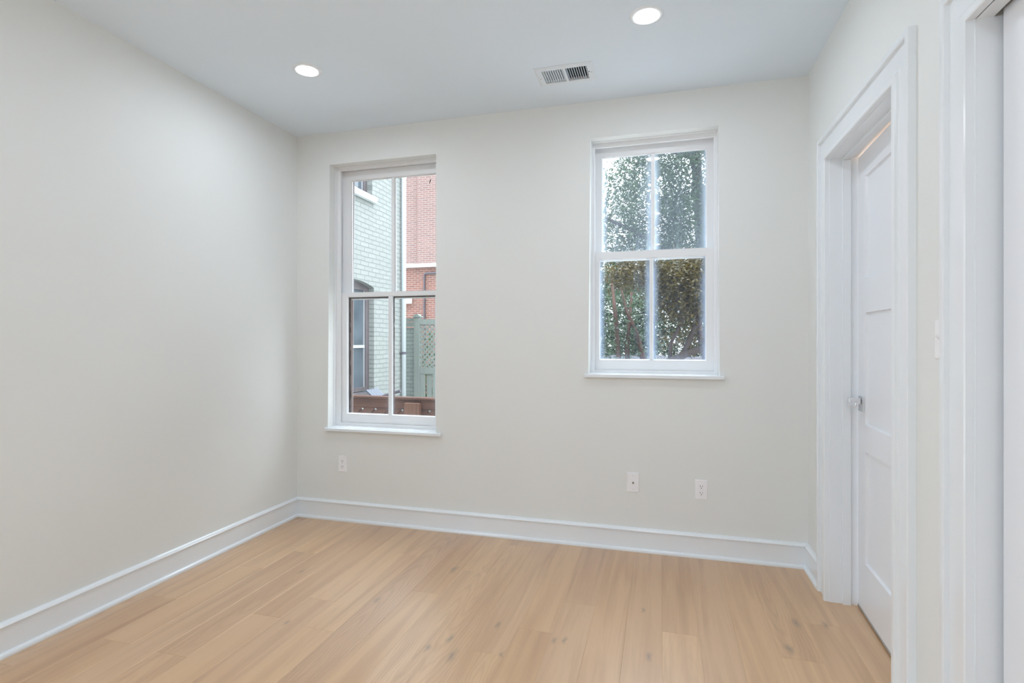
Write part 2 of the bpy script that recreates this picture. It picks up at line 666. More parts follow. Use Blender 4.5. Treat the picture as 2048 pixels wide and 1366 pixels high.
# ------------------------------------------------------------ door casings
CASE = [(0.000, 0.0), (0.000, 0.022), (0.003, 0.025), (0.022, 0.025), (0.025, 0.023), (0.027, 0.018), (0.031, 0.014),
        (0.037, 0.012), (0.104, 0.012), (0.106, 0.024), (0.109, 0.026), (0.126, 0.026), (0.129, 0.023), (0.129, 0.0)]


def casing(name, n, f, top, label):
    bm = BM()
    loops = [[(XR - p, f + o, 0), (XR - p, f + o, top + o), (XR - p, n - o, top + o), (XR - p, n - o, 0)]
             for o, p in CASE]
    loft(bm, loops, closed=True, ring=False)
    for idx in (0, 3):
        bm.faces.new([bm.verts.new(l[idx]) for l in loops])
    bmesh.ops.remove_doubles(bm, verts=bm.verts[:], dist=1e-6)
    return struct(obj(name, bm, M_TRIM), label, 'door casing')


casing('trim_1', D1N, D1F, D1T - 0.002, 'white moulded casing around the panelled door')
casing('trim_2', D2N, D2F, D2T, 'white moulded casing around the closet opening nearest the camera')

# ------------------------------------------------------------ panelled door, ajar
door = empty('door_1', (RX - 0.002, D1N + 0.006, 0), 0)
struct(door, 'white three-panel door standing slightly ajar', 'door')
bm = BM()
JT = 0.018
for y0, y1 in ((D1N, D1N + 0.0045), (D1F - 0.0045, D1F)):
    box(bm, XR - 0.002, RX + 0.02, y0, y1, 0, D1T - 0.0045)
box(bm, XR - 0.002, RX + 0.02, D1N, D1F, D1T - 0.0045, D1T)
for y0, y1 in ((D1N + 0.0045, D1N + 0.0175), (D1F - 0.0175, D1F - 0.0045)):   # stops
    box(bm, 0.839, 0.874, y0, y1, 0, D1T - 0.0175, 0.001)
box(bm, 0.839, 0.874, D1N + 0.0045, D1F - 0.0045, D1T - 0.0165, D1T - 0.0045, 0.001)
obj('door_frame', bm, M_TRIM, door)

LW, LZ0, LZ1, LT = 0.765, 0.010, 2.136, 0.035
leaf_root = obj('door_leaf', BM(), M_DOOR, door)
leaf_root.location = (0, 0, 0)


def door_leaf():
    """shaker leaf in local space: y runs from hinge (0) to latch (LW), x from face (-LT) to back (0)"""
    bm = BM()
    st = 0.107
    rails = [(LZ0, 0.242), (0.757, 0.880), (1.395, 1.553), (2.022, LZ1)]
    box(bm, -LT, 0, 0, st, LZ0, LZ1)
    box(bm, -LT, 0, LW - st, LW, LZ0, LZ1)
    for a, b in rails:
        box(bm, -LT, 0, st, LW - st, a, b)
    for (a0, a1), (b0, b1) in zip(rails[:-1], rails[1:]):
        # recessed flat panel with a small bevelled shoulder
        y0, y1, z0, z1 = st, LW - st, a1, b0
        for xo, xi in ((-LT, -LT + 0.011), (0, -0.011)):
            loft(bm, [[(xo, y0, z0), (xo, y1, z0), (xo, y1, z1), (xo, y0, z1)],
                      [(xi, y0 + 0.004, z0 + 0.004), (xi, y1 - 0.004, z0 + 0.004), (xi, y1 - 0.004, z1 - 0.004), (xi, y0 + 0.004, z1 - 0.004)]],
                 closed=False)
            bm.faces.new([bm.verts.new(p) for p in ((xi, y0 + 0.004, z0 + 0.004), (xi, y1 - 0.004, z0 + 0.004),
                                                    (xi, y1 - 0.004, z1 - 0.004), (xi, y0 + 0.004, z1 - 0.004))])
    return bm


bpy.data.objects.remove(leaf_root, do_unlink=True)
leaf = obj('door_leaf', door_leaf(), M_DOOR)
leaf.parent = door
leaf.rotation_euler = (0, 0, -math.radians(2.6))
# lever set, in leaf space (latch end at LW)
bm = BM()
hy, hz, hx = LW - 0.070, 0.972, -LT
box(bm, hx - 0.009, hx, hy - 0.034, hy + 0.034, hz - 0.036, hz + 0.036, 0.002)
box(bm, hx - 0.060, hx - 0.009, hy - 0.013, hy + 0.013, hz - 0.002, hz + 0.026, 0.003)
box(bm, hx - 0.062, hx - 0.048, hy - 0.115, hy + 0.016, hz - 0.004, hz + 0.014, 0.004)
ho = obj('door_handle', bm, M_CHROME, label='polished chrome lever on a square plate')
ho.parent = leaf
bm = BM()
box(bm, -LT - 0.003, 0.002, 0.01, LW - 0.004, 0.0045, 0.014)
so = obj('door_sweep', bm, M_ALU, label='grey aluminium strip along the foot of the door')
so.parent = leaf

# ------------------------------------------------------------ sliding closet door
d2 = empty('door_2', (0.83, 1.1, 0))
struct(d2, 'plain white sliding closet door at the right edge', 'door')
bm = BM()
box(bm, XR - 0.002, RX + 0.02, D2F - 0.004, D2F, 0, D2T)
box(bm, XR - 0.002, RX + 0.02, D2N, D2N + 0.004, 0, D2T)
box(bm, XR - 0.002, 0.826, D2N, D2F, D2T, D2T + 0.02)
box(bm, 0.884, RX + 0.02, D2N, D2F, D2T, D2T + 0.02)
obj('door_frame', bm, M_TRIM, d2)
bm = BM()
for x0, x1, z0, z1 in ((0.8261, 0.829, D2T + 0.003, D2T + 0.05), (0.881, 0.8839, D2T + 0.003, D2T + 0.05), (0.8261, 0.8839, D2T + 0.046, D2T + 0.05)):
    box(bm, x0, x1, D2N, D2F, z0, z1)
obj('door_track', bm, M_DARK, d2)
bm = BM()
box(bm, 0.838, 0.873, D2N + 0.01, 1.642, 0.010, D2T + 0.022, 0.002)
obj('door_leaf', bm, M_DOOR, d2)


# ------------------------------------------------------------ windows
def window(name, hole, stop, sash_x, lower, upper, mid, label, glass, stool, mw):
    """stop=(left x, right x, bottom z, top z) of the inner frame edge; sash_x outer x range;
    lower=(glass x0, x1, z0, z1), upper likewise"""
    bl, br, tl, tr, hz0, hz1 = hole
    root = empty(name, ((bl + br) / 2, YB + 0.1, hz0))
    struct(root, label, 'window')
    s0, s1, sz0, sz1 = stop
    bm = BM()
    S = lambda y: rect(s0, s1, sz0, sz1, y)
    loft(bm, [hole_loop(hole, 3.368, 0.003), hole_loop(hole, 3.399, 0.003),
              hole_loop(hole, 3.400, 0.004), rect(s0 - 0.004, s1 + 0.004, sz0 - 0.004, sz1 + 0.004, 3.400),
              rect(s0 - 0.001, s1 + 0.001, sz0 - 0.001, sz1 + 0.001, 3.401), S(3.404), S(3.411),
              hole_loop(hole, 3.411, 0.006), hole_loop(hole, 3.56, 0.006),
              hole_loop(hole, 3.56, 0.0006), hole_loop(hole, 3.368, 0.0006)])
    obj('window_frame', bm, M_SASH, root)
    # outer storm frame in dark stain, and outside sill
    bm = BM()
    loft(bm, [hole_loop(hole, 3.565, 0.0006), hole_loop(hole, 3.565, 0.0045), hole_loop(hole, 3.615, 0.0045),
              hole_loop(hole, 3.615, 0.0006)])
    obj('outer_frame', bm, M_STAIN, root)
    bm = BM()
    box(bm, bl - 0.04, br + 0.04, 3.626, 3.68, hz0 - 0.06, hz0 - 0.01)
    obj('outer_sill', bm, M_STONE, root)
    # stool
    x0, x1, yf, th = stool
    bm = BM()
    box(bm, x0, x1, yf, YB - 0.0005, hz0 - th, hz0, 0.003)
    box(bm, bl + 0.001, br - 0.001, YB - 0.003, 3.399, hz0 - 0.0005, hz0 + 0.002)
    obj('window_stool', bm, M_TRIM, root, label='white projecting sill board')

    def sash(nm, gx0, gx1, gz0, gz1, z0, z1, y0, y1, mx, mwid, gm):
        x0, x1 = sash_x
        bm = BM()
        b = 0.006
        loft(bm, [rect(x0, x1, z0, z1, y1), rect(x0, x1, z0, z1, y0),
                  rect(gx0 - b, gx1 + b, gz0 - b, gz1 + b, y0), rect(gx0 - b * .6, gx1 + b * .6, gz0 - b * .6, gz1 + b * .6, y0 + 0.003),
                  rect(gx0, gx1, gz0, gz1, y0 + 0.010), rect(gx0, gx1, gz0, gz1, y0 + 0.022),
                  rect(gx0 - 0.004, gx1 + 0.004, gz0 - 0.004, gz1 + 0.004, y1)])
        s = obj(nm, bm, M_SASH, root)
        bm = BM()
        prism(bm, [(mx - mwid / 2 + 0.003, y0 + 0.001), (mx + mwid / 2 - 0.003, y0 + 0.001), (mx + mwid / 2, y0 + 0.008),
                   (mx + mwid / 2, y1 - 0.006), (mx - mwid / 2, y1 - 0.006), (mx - mwid / 2, y0 + 0.008)], 'z', gz0 - 0.001, gz1 + 0.001)
        obj('muntin', bm, M_SASH, s)
        for a, c in ((gx0, mx - mwid / 2), (mx + mwid / 2, gx1)):
            bm = BM()
            v = [bm.verts.new(p) for p in rect(a - 0.001, c + 0.001, gz0 - 0.001, gz1 + 0.001, y0 + 0.020)]
            bm.faces.new(v)
            obj('glass_pane', bm, gm, s)
        return s
    lz, uz = mid
    sash('upper_sash', *upper, uz, hz1 - 0.008, 3.457, 3.492, (upper[0] + upper[1]) / 2, mw[0], glass[0])
    sash('lower_sash', *lower, hz0 + 0.008, lz, 3.415, 3.450, (lower[0] + lower[1]) / 2, mw[1], glass[1])
    return root


M_STAIN = wood('dark_stained_frame', srgb(58, 44, 40), srgb(98, 78, 72), 'z')
M_STONE = plain('outer_stone', srgb(150, 150, 146), 0.8)
W1 = window('window_1', HOLE1, (-2.247, -1.480, 0.674, 2.500), (-2.266, -1.459),
            (-2.199, -1.512, 0.742, 1.583), (-2.197, -1.515, 1.610, 2.440), (1.617, 1.570),
            'tall left double-hung window looking onto a pale brick house', (M_GLASS_A, M_GLASS_A),
            (-2.300, -1.411, 3.274, 0.020), (0.029, 0.032))
W2 = window('window_2', HOLE2, (-0.404, 0.304, 1.081, 2.486), (-0.414, 0.312),
            (-0.374, 0.2585, 1.151, 1.779), (-0.3625, 0.2645, 1.815, 2.4405), (1.829, 1.778),
            'shorter right double-hung window full of tree foliage', (M_GLASS_B, M_GLASS_C),
            (-0.458, 0.352, 3.279, 0.021), (0.025, 0.023))
rg = random.Random(4)
bm = BM()
gx0, gx1, gz0, gz1 = -2.199, -1.512, 0.742, 1.583
mxl, mxr = -1.8555 - 0.016, -1.8555 + 0.016
for xa, sg, wd in ((gx0, 1, 0.013), (mxr, 1, 0.004)):
    n = 46
    for i in range(n):
        za, zb = gz0 + (gz1 - gz0) * i / n, gz0 + (gz1 - gz0) * (i + 1) / n
        w = wd * rg.uniform(0.75, 1.25)
        box(bm, xa, xa + w, 3.4365, 3.4480, za, zb)
for xa, xb in ((gx0, mxl), (mxr, gx1)):
    box(bm, xa, xb, 3.4365, 3.4480, gz1 - 0.007, gz1)
obj('glazing_putty', bm, M_STAIN, [c for c in W1.children if c.name.startswith('lower_sash')][0], label='dark flaking putty round the lower panes')
# a nail bent into the upper sash of the left window
bm = BM()
tube(bm, [(-1.580, 3.476, 2.380), (-1.566, 3.470, 2.405)], [0.0022, 0.0032], 8)
obj('nail', bm, M_DARK, [c for c in W1.children if c.name.startswith('upper_sash')][0], label='bent dark nail in front of the top right pane')

# added window in the left wall, unseen, brings in cool side daylight
w3 = empty('fill_window', (XL, (wy0 + wy1) / 2, wz0))
struct(w3, 'added wide window behind the camera, out of view, for cool fill daylight', 'window')
bm = BM()
R3 = lambda i, x: [(x, wy0 + i, wz0 + i), (x, wy1 - i, wz0 + i), (x, wy1 - i, wz1 - i), (x, wy0 + i, wz1 - i)]
loft(bm, [R3(.001, XL - 0.12), R3(.001, XL - 0.06), R3(.06, XL - 0.06), R3(.06, XL - 0.12)])
my = (wy0 + wy1) / 2
box(bm, XL - 0.11, XL - 0.07, my - 0.03, my + 0.03, wz0 + 0.06, wz1 - 0.06)
obj('window_frame', bm, M_SASH, w3)



# ------------------------------------------------------------ recessed ceiling lights
def emit(name, rgb, strength):
    t = NT(name)
    lw = t.n('LayerWeight')
    lw.inputs[0].default_value = 0.3
    em = t.n('Emission')
    em.inputs[0].default_value = rgb
    em.inputs[1].default_value = strength
    t.link(em.outputs[0], t.out.inputs[0])
    return t.m


M_LENS = emit('lamp_lens_glow', (0.895, 0.97, 1.085, 1), LAMP_STRENGTH)


def downlight(x, y):
    r = empty('ceiling_light', (x, y, H))
    bm = BM()
    lathe(bm, [(0.053, H - 0.0005), (0.054, H - 0.004), (0.058, H - 0.0065), (0.068, H - 0.0065), (0.074, H - 0.003), (0.0755, H - 0.0003)], x, y)
    obj('trim_ring', bm, M_TRIM, r, smooth=True)
    bm = BM()
    bmesh.ops.create_circle(bm, cap_ends=True, segments=40, radius=0.0535, matrix=Matrix.Translation((x, y, H - 0.0025)))
    for f in bm.faces:
        f.normal_flip()
    me = bpy.data.meshes.new('lens')
    bm.to_mesh(me)
    bm.free()
    me.materials.append(M_LENS)
    o = bpy.data.objects.new('lens', me)
    COL.objects.link(o)
    o.parent = r
    o.matrix_parent_inverse = r.matrix_world.inverted()
    return r


L0 = downlight(-0.064, 2.494)
tag(L0, 'lit round recessed light right of the ceiling vent', 'ceiling light', 'recessed ceiling lights')
for dx, dy, lab in ((-1.796, 0.005, 'lit round recessed light nearest the blank left wall, left of the vent'),
                    (0, -1.95, 'lit round recessed light overhead, mirrored in the right window'),
                    (-1.796, -1.95, 'lit round recessed light overhead beside the blank left wall, out of frame'),
                    (0, -3.95, 'lit round recessed light near the rear wall, right one of the rear pair'),
                    (-1.796, -3.95, 'lit round recessed light near the rear wall, left one of the rear pair')):
    c = copy_thing(L0, (dx, dy, 0))
    tag(c, lab, 'ceiling light', 'recessed ceiling lights')

# warm lamp of the hall beyond the door
hall = empty('hall_light', (1.75, 2.55, H))
tag(hall, 'warm pendant lamp of the hall behind the ajar door', 'pendant light')
bm = BM()
lathe(bm, [(0.0, 1.80), (0.05, 1.805), (0.085, 1.85), (0.09, 1.90), (0.07, 1.96), (0.0, 1.98)], 1.75, 2.55, 28)
obj('lamp_shade', bm, emit('hall_lamp_glow', (1.0, 0.46, 0.13, 1), 85.0), hall, smooth=True)
bm = BM()
tube(bm, [(1.75, 2.55, 1.975), (1.75, 2.55, H - 0.001)], 0.004, 8)
lathe(bm, [(0.0, H - 0.02), (0.05, H - 0.02), (0.055, H - 0.001)], 1.75, 2.55, 20)
obj('cord', bm, M_CHROME, hall)

# ------------------------------------------------------------ ceiling air register
vent = empty('air_vent', (-0.51, 2.925, H))
tag(vent, 'white rectangular louvred air register in the ceiling', 'air vent')
bm = BM()
fx0, fx1, fy0, fy1 = -0.670, -0.351, 2.820, 3.030
vrect = lambda x0, x1, y0, y1, z: [(x0, y0, z), (x1, y0, z), (x1, y1, z), (x0, y1, z)]
loft(bm, [vrect(fx0, fx1, fy0, fy1, H - 0.0003), vrect(fx0, fx1, fy0, fy1, H - 0.002), vrect(fx0 + .012, fx1 - .012, fy0 + .012, fy1 - .012, H - 0.007),
          vrect(-0.631, -0.385, 2.851, 2.993, H - 0.007), vrect(-0.631, -0.385, 2.851, 2.993, H + 0.010)], closed=False)
box(bm, -0.5145, -0.5015, 2.851, 2.993, H - 0.007, H + 0.008)
obj('face_frame', bm, M_VENT, vent)
bm = BM()
for x0, x1, y0, y1 in ((VX0, VX0 + .002, VY0, VY1), (VX1 - .002, VX1, VY0, VY1), (VX0, VX1, VY0, VY0 + .002), (VX0, VX1, VY1 - .002, VY1)):
    box(bm, x0, x1, y0, y1, H + 0.011, H + 0.148)
box(bm, VX0, VX1, VY0, VY1, H + 0.142, H + 0.149)
obj('duct', bm, M_DUCT, vent)
for bank, (a, b, sg) in enumerate(((-0.631, -0.5145, -1), (-0.5015, -0.385, 1))):
    n = 9
    for i in range(n):
        cx = a + (b - a) * (i + 0.5) / n
        w = 0.0048
        dx, dz = w * math.cos(math.radians(45)) * sg, w * math.sin(math.radians(45))
        bm = BM()
        prism(bm, [(cx - dx, H + 0.001 + dz - 0.0008), (cx + dx, H + 0.001 - dz - 0.0008), (cx + dx, H + 0.001 - dz), (cx - dx, H + 0.001 + dz)],
              'y', 2.852, 2.992)
        obj('louvre_blade', bm, M_VENT, vent)
for sx, sy in ((-0.650, 2.928), (-0.366, 2.922)):
    bm = BM()
    lathe(bm, [(0.0, H - 0.0092), (0.0028, H - 0.0088), (0.0036, H - 0.0065)], sx, sy, 12)
    obj('screw', bm, M_ALU, vent)
bm = BM()
tube(bm, [(-0.378, 2.912, H - 0.006), (-0.378, 2.912, H - 0.011)], 0.0022, 8)
obj('damper_lever', bm, M_DARK, vent)


# ------------------------------------------------------------ wall plates
def plate_bm(w=0.070, h=0.114, t=0.006):
    bm = BM()
    P = lambda ww, hh, y: rect(-ww / 2, ww / 2, -hh / 2, hh / 2, y)
    loft(bm, [P(w, h, -0.0003), P(w, h, -0.002), P(w - 0.006, h - 0.006, -t), ], closed=False, caps=True)
    return bm


def local(root, name, bm, mat):
    bmesh.ops.recalc_face_normals(bm, faces=bm.faces[:])
    me = bpy.data.meshes.new(name)
    bm.to_mesh(me)
    bm.free()
    me.materials.append(mat)
    o = bpy.data.objects.new(name, me)
    COL.objects.link(o)
    o.parent = root
    return o


def disc_y(bm, cx, cz, r, y0, y1, seg=20, flat=None):
    pts = []
    for k in range(seg):
        a = 2 * math.pi * k / seg
        x, z = cx + r * math.cos(a), r * math.sin(a)
        if flat:
            z = max(-flat, min(flat, z))
        pts.append((x, cz + z))
    prism(bm, pts, 'y', y0, y1)


def screw_y(root, cz):
    bm = BM()
    disc_y(bm, 0, cz, 0.0032, -0.0068, -0.0058, 12)
    local(root, 'screw', bm, M_VENT)


def outlet(loc, label):
    r = empty('electrical_outlet', loc)
    tag(r, label, 'electrical outlet', 'electrical outlets on the window wall')
    local(r, 'cover_plate', plate_bm(), M_PLATE)
    for cz in (0.0195, -0.0195):
        bm = BM()
        disc_y(bm, 0, cz, 0.0172, -0.0078, -0.0055, 28, 0.0143)
        f = local(r, 'receptacle', bm, M_PLATE)
        for x, z, hw, hh in ((-0.0064, 0.0035, 0.0012, 0.0042), (0.0064, 0.0035, 0.0012, 0.0034)):
            bm = BM()
            box(bm, x - hw, x + hw, -0.0083, -0.0077, cz + z - hh, cz + z + hh)
            local(f, 'slot', bm, M_DARK)
        bm = BM()
        disc_y(bm, 0, cz - 0.0078, 0.0027, -0.0083, -0.0077, 12)
        local(f, 'ground_hole', bm, M_DARK)
    screw_y(r, 0)
    return r


outlet((-2.164, YB, 0.398), 'white duplex outlet low on the wall below the tall left window')
outlet((0.2265, YB, 0.394), 'white duplex outlet low on the wall right of the cable plate')
r = empty('cable_outlet', (-0.163, YB, 0.4095))
tag(r, 'white plate with a single coaxial cable jack below the right window', 'cable outlet')
local(r, 'cover_plate', plate_bm(0.072, 0.118), M_PLATE)
bm = BM()
disc_y(bm, 0, 0, 0.0062, -0.010, -0.0058, 6)
tube(bm, [(0, -0.009, 0), (0, -0.017, 0)], 0.0046, 14)
j = local(r, 'coax_jack', bm, M_BRASS)
bm = BM()
disc_y(bm, 0, -0.0002, 0.0034, -0.0178, -0.0168, 12)
local(j, 'jack_hole', bm, M_DARK)
for cz in (0.0415, -0.0415):
    screw_y(r, cz)

sw = empty('light_switch', (XR, 1.828, 1.269), -math.pi / 2)
tag(sw, 'white toggle light switch beside the closet casing', 'light switch')
local(sw, 'cover_plate', plate_bm(), M_PLATE)
bm = BM()
box(bm, -0.005, 0.005, -0.0072, -0.0055, -0.012, 0.012, 0.001)
tg = local(sw, 'toggle_collar', bm, M_PLATE)
bm = BM()
prism(bm, [(-0.006, -0.004), (-0.0175, 0.0090), (-0.0185, 0.0125), (-0.0150, 0.0135), (-0.006, 0.005)], 'x', -0.0034, 0.0034)
local(tg, 'toggle', bm, M_PLATE)
for cz in (0.030, -0.030):
    screw_y(sw, cz)

# =================================================================== OUTSIDE
M_PBRICK = brick('painted_brick', srgb(146, 149, 145), srgb(138, 142, 138), srgb(121, 126, 123), 'yz', True, 0.9, 0.7)
M_PBRICK2 = brick('painted_brick_end', srgb(142, 152, 146), srgb(134, 144, 138), srgb(116, 126, 121), 'xz', True, 0.9, 0.7)
M_RBRICK = brick('red_brick', srgb(128, 70, 56), srgb(102, 57, 49), srgb(142, 122, 112), 'xz', False, 0.5)
M_RBRICK_HAZE = brick('hazed_red_brick', srgb(132, 94, 86), srgb(115, 82, 77), srgb(146, 134, 129), 'xz', False, 0.5)  # red brick of the upper wall with haze painted in as paler colour
M_GREEN = wood('sage_painted_wood', srgb(112, 120, 114), srgb(128, 136, 129), 'z')
M_BROWN = wood('brown_fence_wood', srgb(62, 36, 26), srgb(98, 62, 46), 'x')
M_BROWNV = wood('brown_post_wood', srgb(74, 46, 34), srgb(116, 80, 60), 'z')
M_GROUND = plain('yard_paving', srgb(205, 205, 202), 0.9)
M_EXTW = paint('exterior_white', srgb(232, 236, 238), 0.5)
M_PIPE = paint('downspout_paint', srgb(176, 184, 186), 0.45)
M_WOODW = wood('weathered_window_wood', srgb(70, 62, 64), srgb(104, 96, 98), 'z')
M_CORD = plain('pale_cord', srgb(150, 154, 158), 0.6)
M_IRON = plain('conduit_grey', srgb(84, 80, 88), 0.5)
M_SILLP = paint('sill_paint', srgb(206, 212, 212), 0.6)

bm = BM()
box(bm, -30, 30, YB + WT, 40, GROUND - 0.2, GROUND)
box(bm, -30, XL - 0.25, -12, YB + WT, GROUND - 0.2, GROUND)
box(bm, HX + 0.1, 30, -12, YB + WT, GROUND - 0.2, GROUND)
box(bm, XL - 0.25, HX + 0.1, -12, YR - 0.15, GROUND - 0.2, GROUND)
struct(obj('ground', bm, M_GROUND), 'paved yard outside the windows', 'ground')


def ext_glass(name):
    t = NT(name)
    n = t.noise(t.coords(), 2.0, 3)
    c = t.ramp(n, 0.3, 0.7, srgb(58, 66, 74), srgb(92, 102, 110))
    t.principled(c, 0.06, normal=t.bump(t.noise(t.coords(), 3, 2), 0.15, 0.02), spec=1.0)
    return t.m


M_XGLASS = ext_glass('neighbour_glass')
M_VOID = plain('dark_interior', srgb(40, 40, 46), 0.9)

# ---- neighbour's painted brick house; its wall runs along y at x = PX
PX = -4.1
PY0, PY1, PH = 2.6, 7.95, 6.6
LWIN = (6.04, 7.062, 0.545, 2.055)       # lower window: y0 y1 sill z, springing z
UWIN = (6.04, 7.012, 3.385, 5.0)
house = empty('painted_brick_house', (-6.0, 5.3, GROUND))
tag(house, 'pale painted brick house with arched window, seen through the left window', 'house')
bm = BM()


def arch_pts(y0, y1, zs, rise, n=10):
    return [(y1 + (y0 - y1) * k / n, zs + rise * (1 - (2 * k / n - 1) ** 2)) for k in range(n + 1)]


# wall face with two openings: stack of strips
def wall_face(bm, x):
    F = lambda pts: bm.faces.new([bm.verts.new((x, y, z)) for y, z in pts])
    F([(PY0, GROUND), (LWIN[0], GROUND), (LWIN[0], PH), (PY0, PH)])
    F([(LWIN[1], GROUND), (PY1, GROUND), (PY1, PH), (LWIN[1], PH)])
    F([(LWIN[0], GROUND), (LWIN[1], GROUND), (LWIN[1], LWIN[2]), (LWIN[0], LWIN[2])])
    arch = arch_pts(LWIN[0], LWIN[1], LWIN[3], 0.075)
    F([(LWIN[1], UWIN[2])] + [(LWIN[0], UWIN[2])] + arch[::-1])
    F([(UWIN[1], UWIN[2]), (LWIN[1], UWIN[2]), (LWIN[1], UWIN[3]), (UWIN[1], UWIN[3])])
    F([(LWIN[0], UWIN[3]), (LWIN[1], UWIN[3]), (LWIN[1], PH), (LWIN[0], PH)])
    # reveals
    lw = [(LWIN[0], LWIN[2]), (LWIN[1], LWIN[2])] + arch
    uw = [(UWIN[0], UWIN[2]), (UWIN[1], UWIN[2]), (UWIN[1], UWIN[3]), (UWIN[0], UWIN[3])]
    for poly in (lw, uw):
        loft(bm, [[(x, y, z) for y, z in poly], [(x - 0.16, y, z) for y, z in poly]], closed=False)


wall_face(bm, PX)
box(bm, PX - 4.0, PX - 0.161, PY0, PY1 - 0.001, PH - 0.02, PH)
F = lambda pts: bm.faces.new([bm.verts.new(p) for p in pts])
F([(PX, PY1, GROUND), (PX - 4, PY1, GROUND), (PX - 4, PY1, PH), (PX, PY1, PH)])
F([(PX, PY0, GROUND), (PX - 4, PY0, GROUND), (PX - 4, PY0, PH), (PX, PY0, PH)])
F([(PX - 4, PY0, GROUND), (PX - 4, PY1, GROUND), (PX - 4, PY1, PH), (PX - 4, PY0, PH)])
obj('brick_wall', bm, M_PBRICK, house)


def house_window(y0, y1, z0, z1, zmeet, arch):
    bm = BM()
    top = arch_pts(y0 + .001, y1 - .001, z1 - .002, 0.075) if arch else [(y1 - .001, z1 - .001), (y0 + .001, z1 - .001)]
    outer = [(y0 + .001, z0 + .001), (y1 - .001, z0 + .001)] + top
    # dark timber frame filling the arch, with a rectangular light
    gy0, gy1, gz0, gz1 = y0 + 0.10, y1 - 0.095, z0 + 0.05, z1 - 0.05
    n = len(outer)
    o_ = [bm.verts.new((PX - 0.085, y, z)) for y, z in outer]
    b_ = [bm.verts.new((PX - 0.150, y, z)) for y, z in outer]
    for k in range(n):
        bm.faces.new([o_[k], o_[(k + 1) % n], b_[(k + 1) % n], b_[k]])
    i_ = [bm.verts.new((PX - 0.085, y, z)) for y, z in ((gy0, gz0), (gy1, gz0), (gy1, gz1), (gy0, gz1))]
    j_ = [bm.verts.new((PX - 0.125, y, z)) for y, z in ((gy0, gz0), (gy1, gz0), (gy1, gz1), (gy0, gz1))]
    for k in range(4):
        bm.faces.new([i_[k], i_[(k + 1) % 4], j_[(k + 1) % 4], j_[k]])
    bm.faces.new([o_[0], o_[1], i_[1], i_[0]])
    bm.faces.new([o_[1], o_[2], i_[2], i_[1]])
    bm.faces.new([o_[n - 1], o_[0], i_[0], i_[3]])
    bm.faces.new([i_[2]] + o_[2:n] + [i_[3]])
    w = obj('window', bm, M_WOODW, house)
    bm = BM()
    F2 = [bm.verts.new((PX - 0.118, y, z)) for y, z in ((gy0, gz0), (gy1, gz0), (gy1, gz1), (gy0, gz1))]
    bm.faces.new(F2)
    obj('glass_pane', bm, M_XGLASS, w)
    bm = BM()
    box(bm, PX - 0.117, PX - 0.098, gy0, gy1, zmeet - 0.022, zmeet + 0.018)
    obj('meeting_rail', bm, M_PIPE, w)
    bm = BM()
    box(bm, PX - 0.117, PX - 0.100, gy1 - 0.022, gy1, gz0, gz1)
    obj('sash_stile', bm, M_CORD, w)
    bm = BM()
    box(bm, PX - 0.116, PX - 0.108, gy1 - 0.30, gy1 - 0.285, gz0, gz1)
    obj('sash_cord', bm, M_IRON, w)
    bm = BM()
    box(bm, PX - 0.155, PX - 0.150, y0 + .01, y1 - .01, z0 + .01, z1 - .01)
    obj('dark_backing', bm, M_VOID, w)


house_window(*LWIN, 1.19, True)
house_window(*UWIN, 4.2, False)
bm = BM()
box(bm, PX - 0.07, PX + 0.06, UWIN[0] - 0.06, UWIN[1] + 0.04, UWIN[2] - 0.085, UWIN[2])
obj('window_sill', bm, M_SILLP, house)
bm = BM()
box(bm, PX - 0.07, PX + 0.05, LWIN[0] - 0.05, LWIN[1] + 0.04, LWIN[2] - 0.075, LWIN[2])
obj('window_sill', bm, M_WOODW, house)

# ---- downspout at the house corner
sp_ = empty('downspout', (-4.06, 7.93, GROUND))
tag(sp_, 'grey downspout at the corner of the pale brick house', 'downspout')
bm = BM()
tube(bm, [(-4.052, 7.915, GROUND + 0.02), (-4.052, 7.915, PH - 0.3)], 0.038, 14)
obj('pipe', bm, M_PIPE, sp_, smooth=True)
bm = BM()
tube(bm, [(-4.052, 7.915, 1.05), (-4.052, 7.915, 1.09)], 0.045, 14)
box(bm, -4.098, -4.04, 7.86, 7.97, 1.06, 1.08)
obj('strap', bm, M_IRON, sp_)

# ---- low sage wall and green lattice fence
lw = empty('garden_wall', (-4.35, 8.58, GROUND))
tag(lw, 'low sage-painted brick garden wall behind the downspout', 'garden wall')
bm = BM()
box(bm, -4.75, -4.140, 8.50, 8.62, GROUND, 1.50)
obj('brickwork', bm, M_PBRICK2, lw)

fence = empty('lattice_fence', (-3.4, 8.5, GROUND))
tag(fence, 'sage-green board fence with a lattice top, beyond the downspout', 'fence')
for x in (-4.083, -2.25):
    bm = BM()
    box(bm, x - 0.052, x + 0.052, 8.45, 8.555, GROUND, 1.68)
    p = obj('post', bm, M_GREEN, fence)
    bm = BM()
    box(bm, x - 0.07, x + 0.07, 8.432, 8.572, 1.68, 1.705)
    prism(bm, [(x - 0.055, 1.705), (x + 0.055, 1.705), (x + 0.02, 1.735), (x - 0.02, 1.735)], 'y', 8.45, 8.555)
    obj('post_cap', bm, M_GREEN, p)
for z0, z1 in ((1.555, 1.645), (0.700, 0.810), (-0.75, -0.65)):
    bm = BM()
    box(bm, -4.030, -2.303, 8.475, 8.53, z0, z1)
    obj('rail', bm, M_GREEN, fence)
for z0, z1 in ((1.515, 1.595), (1.605, 1.665)):
    bm = BM()
    box(bm, -4.75, -4.136, 8.47, 8.498, z0, z1)
    obj('cross_board', bm, M_GREEN, fence)


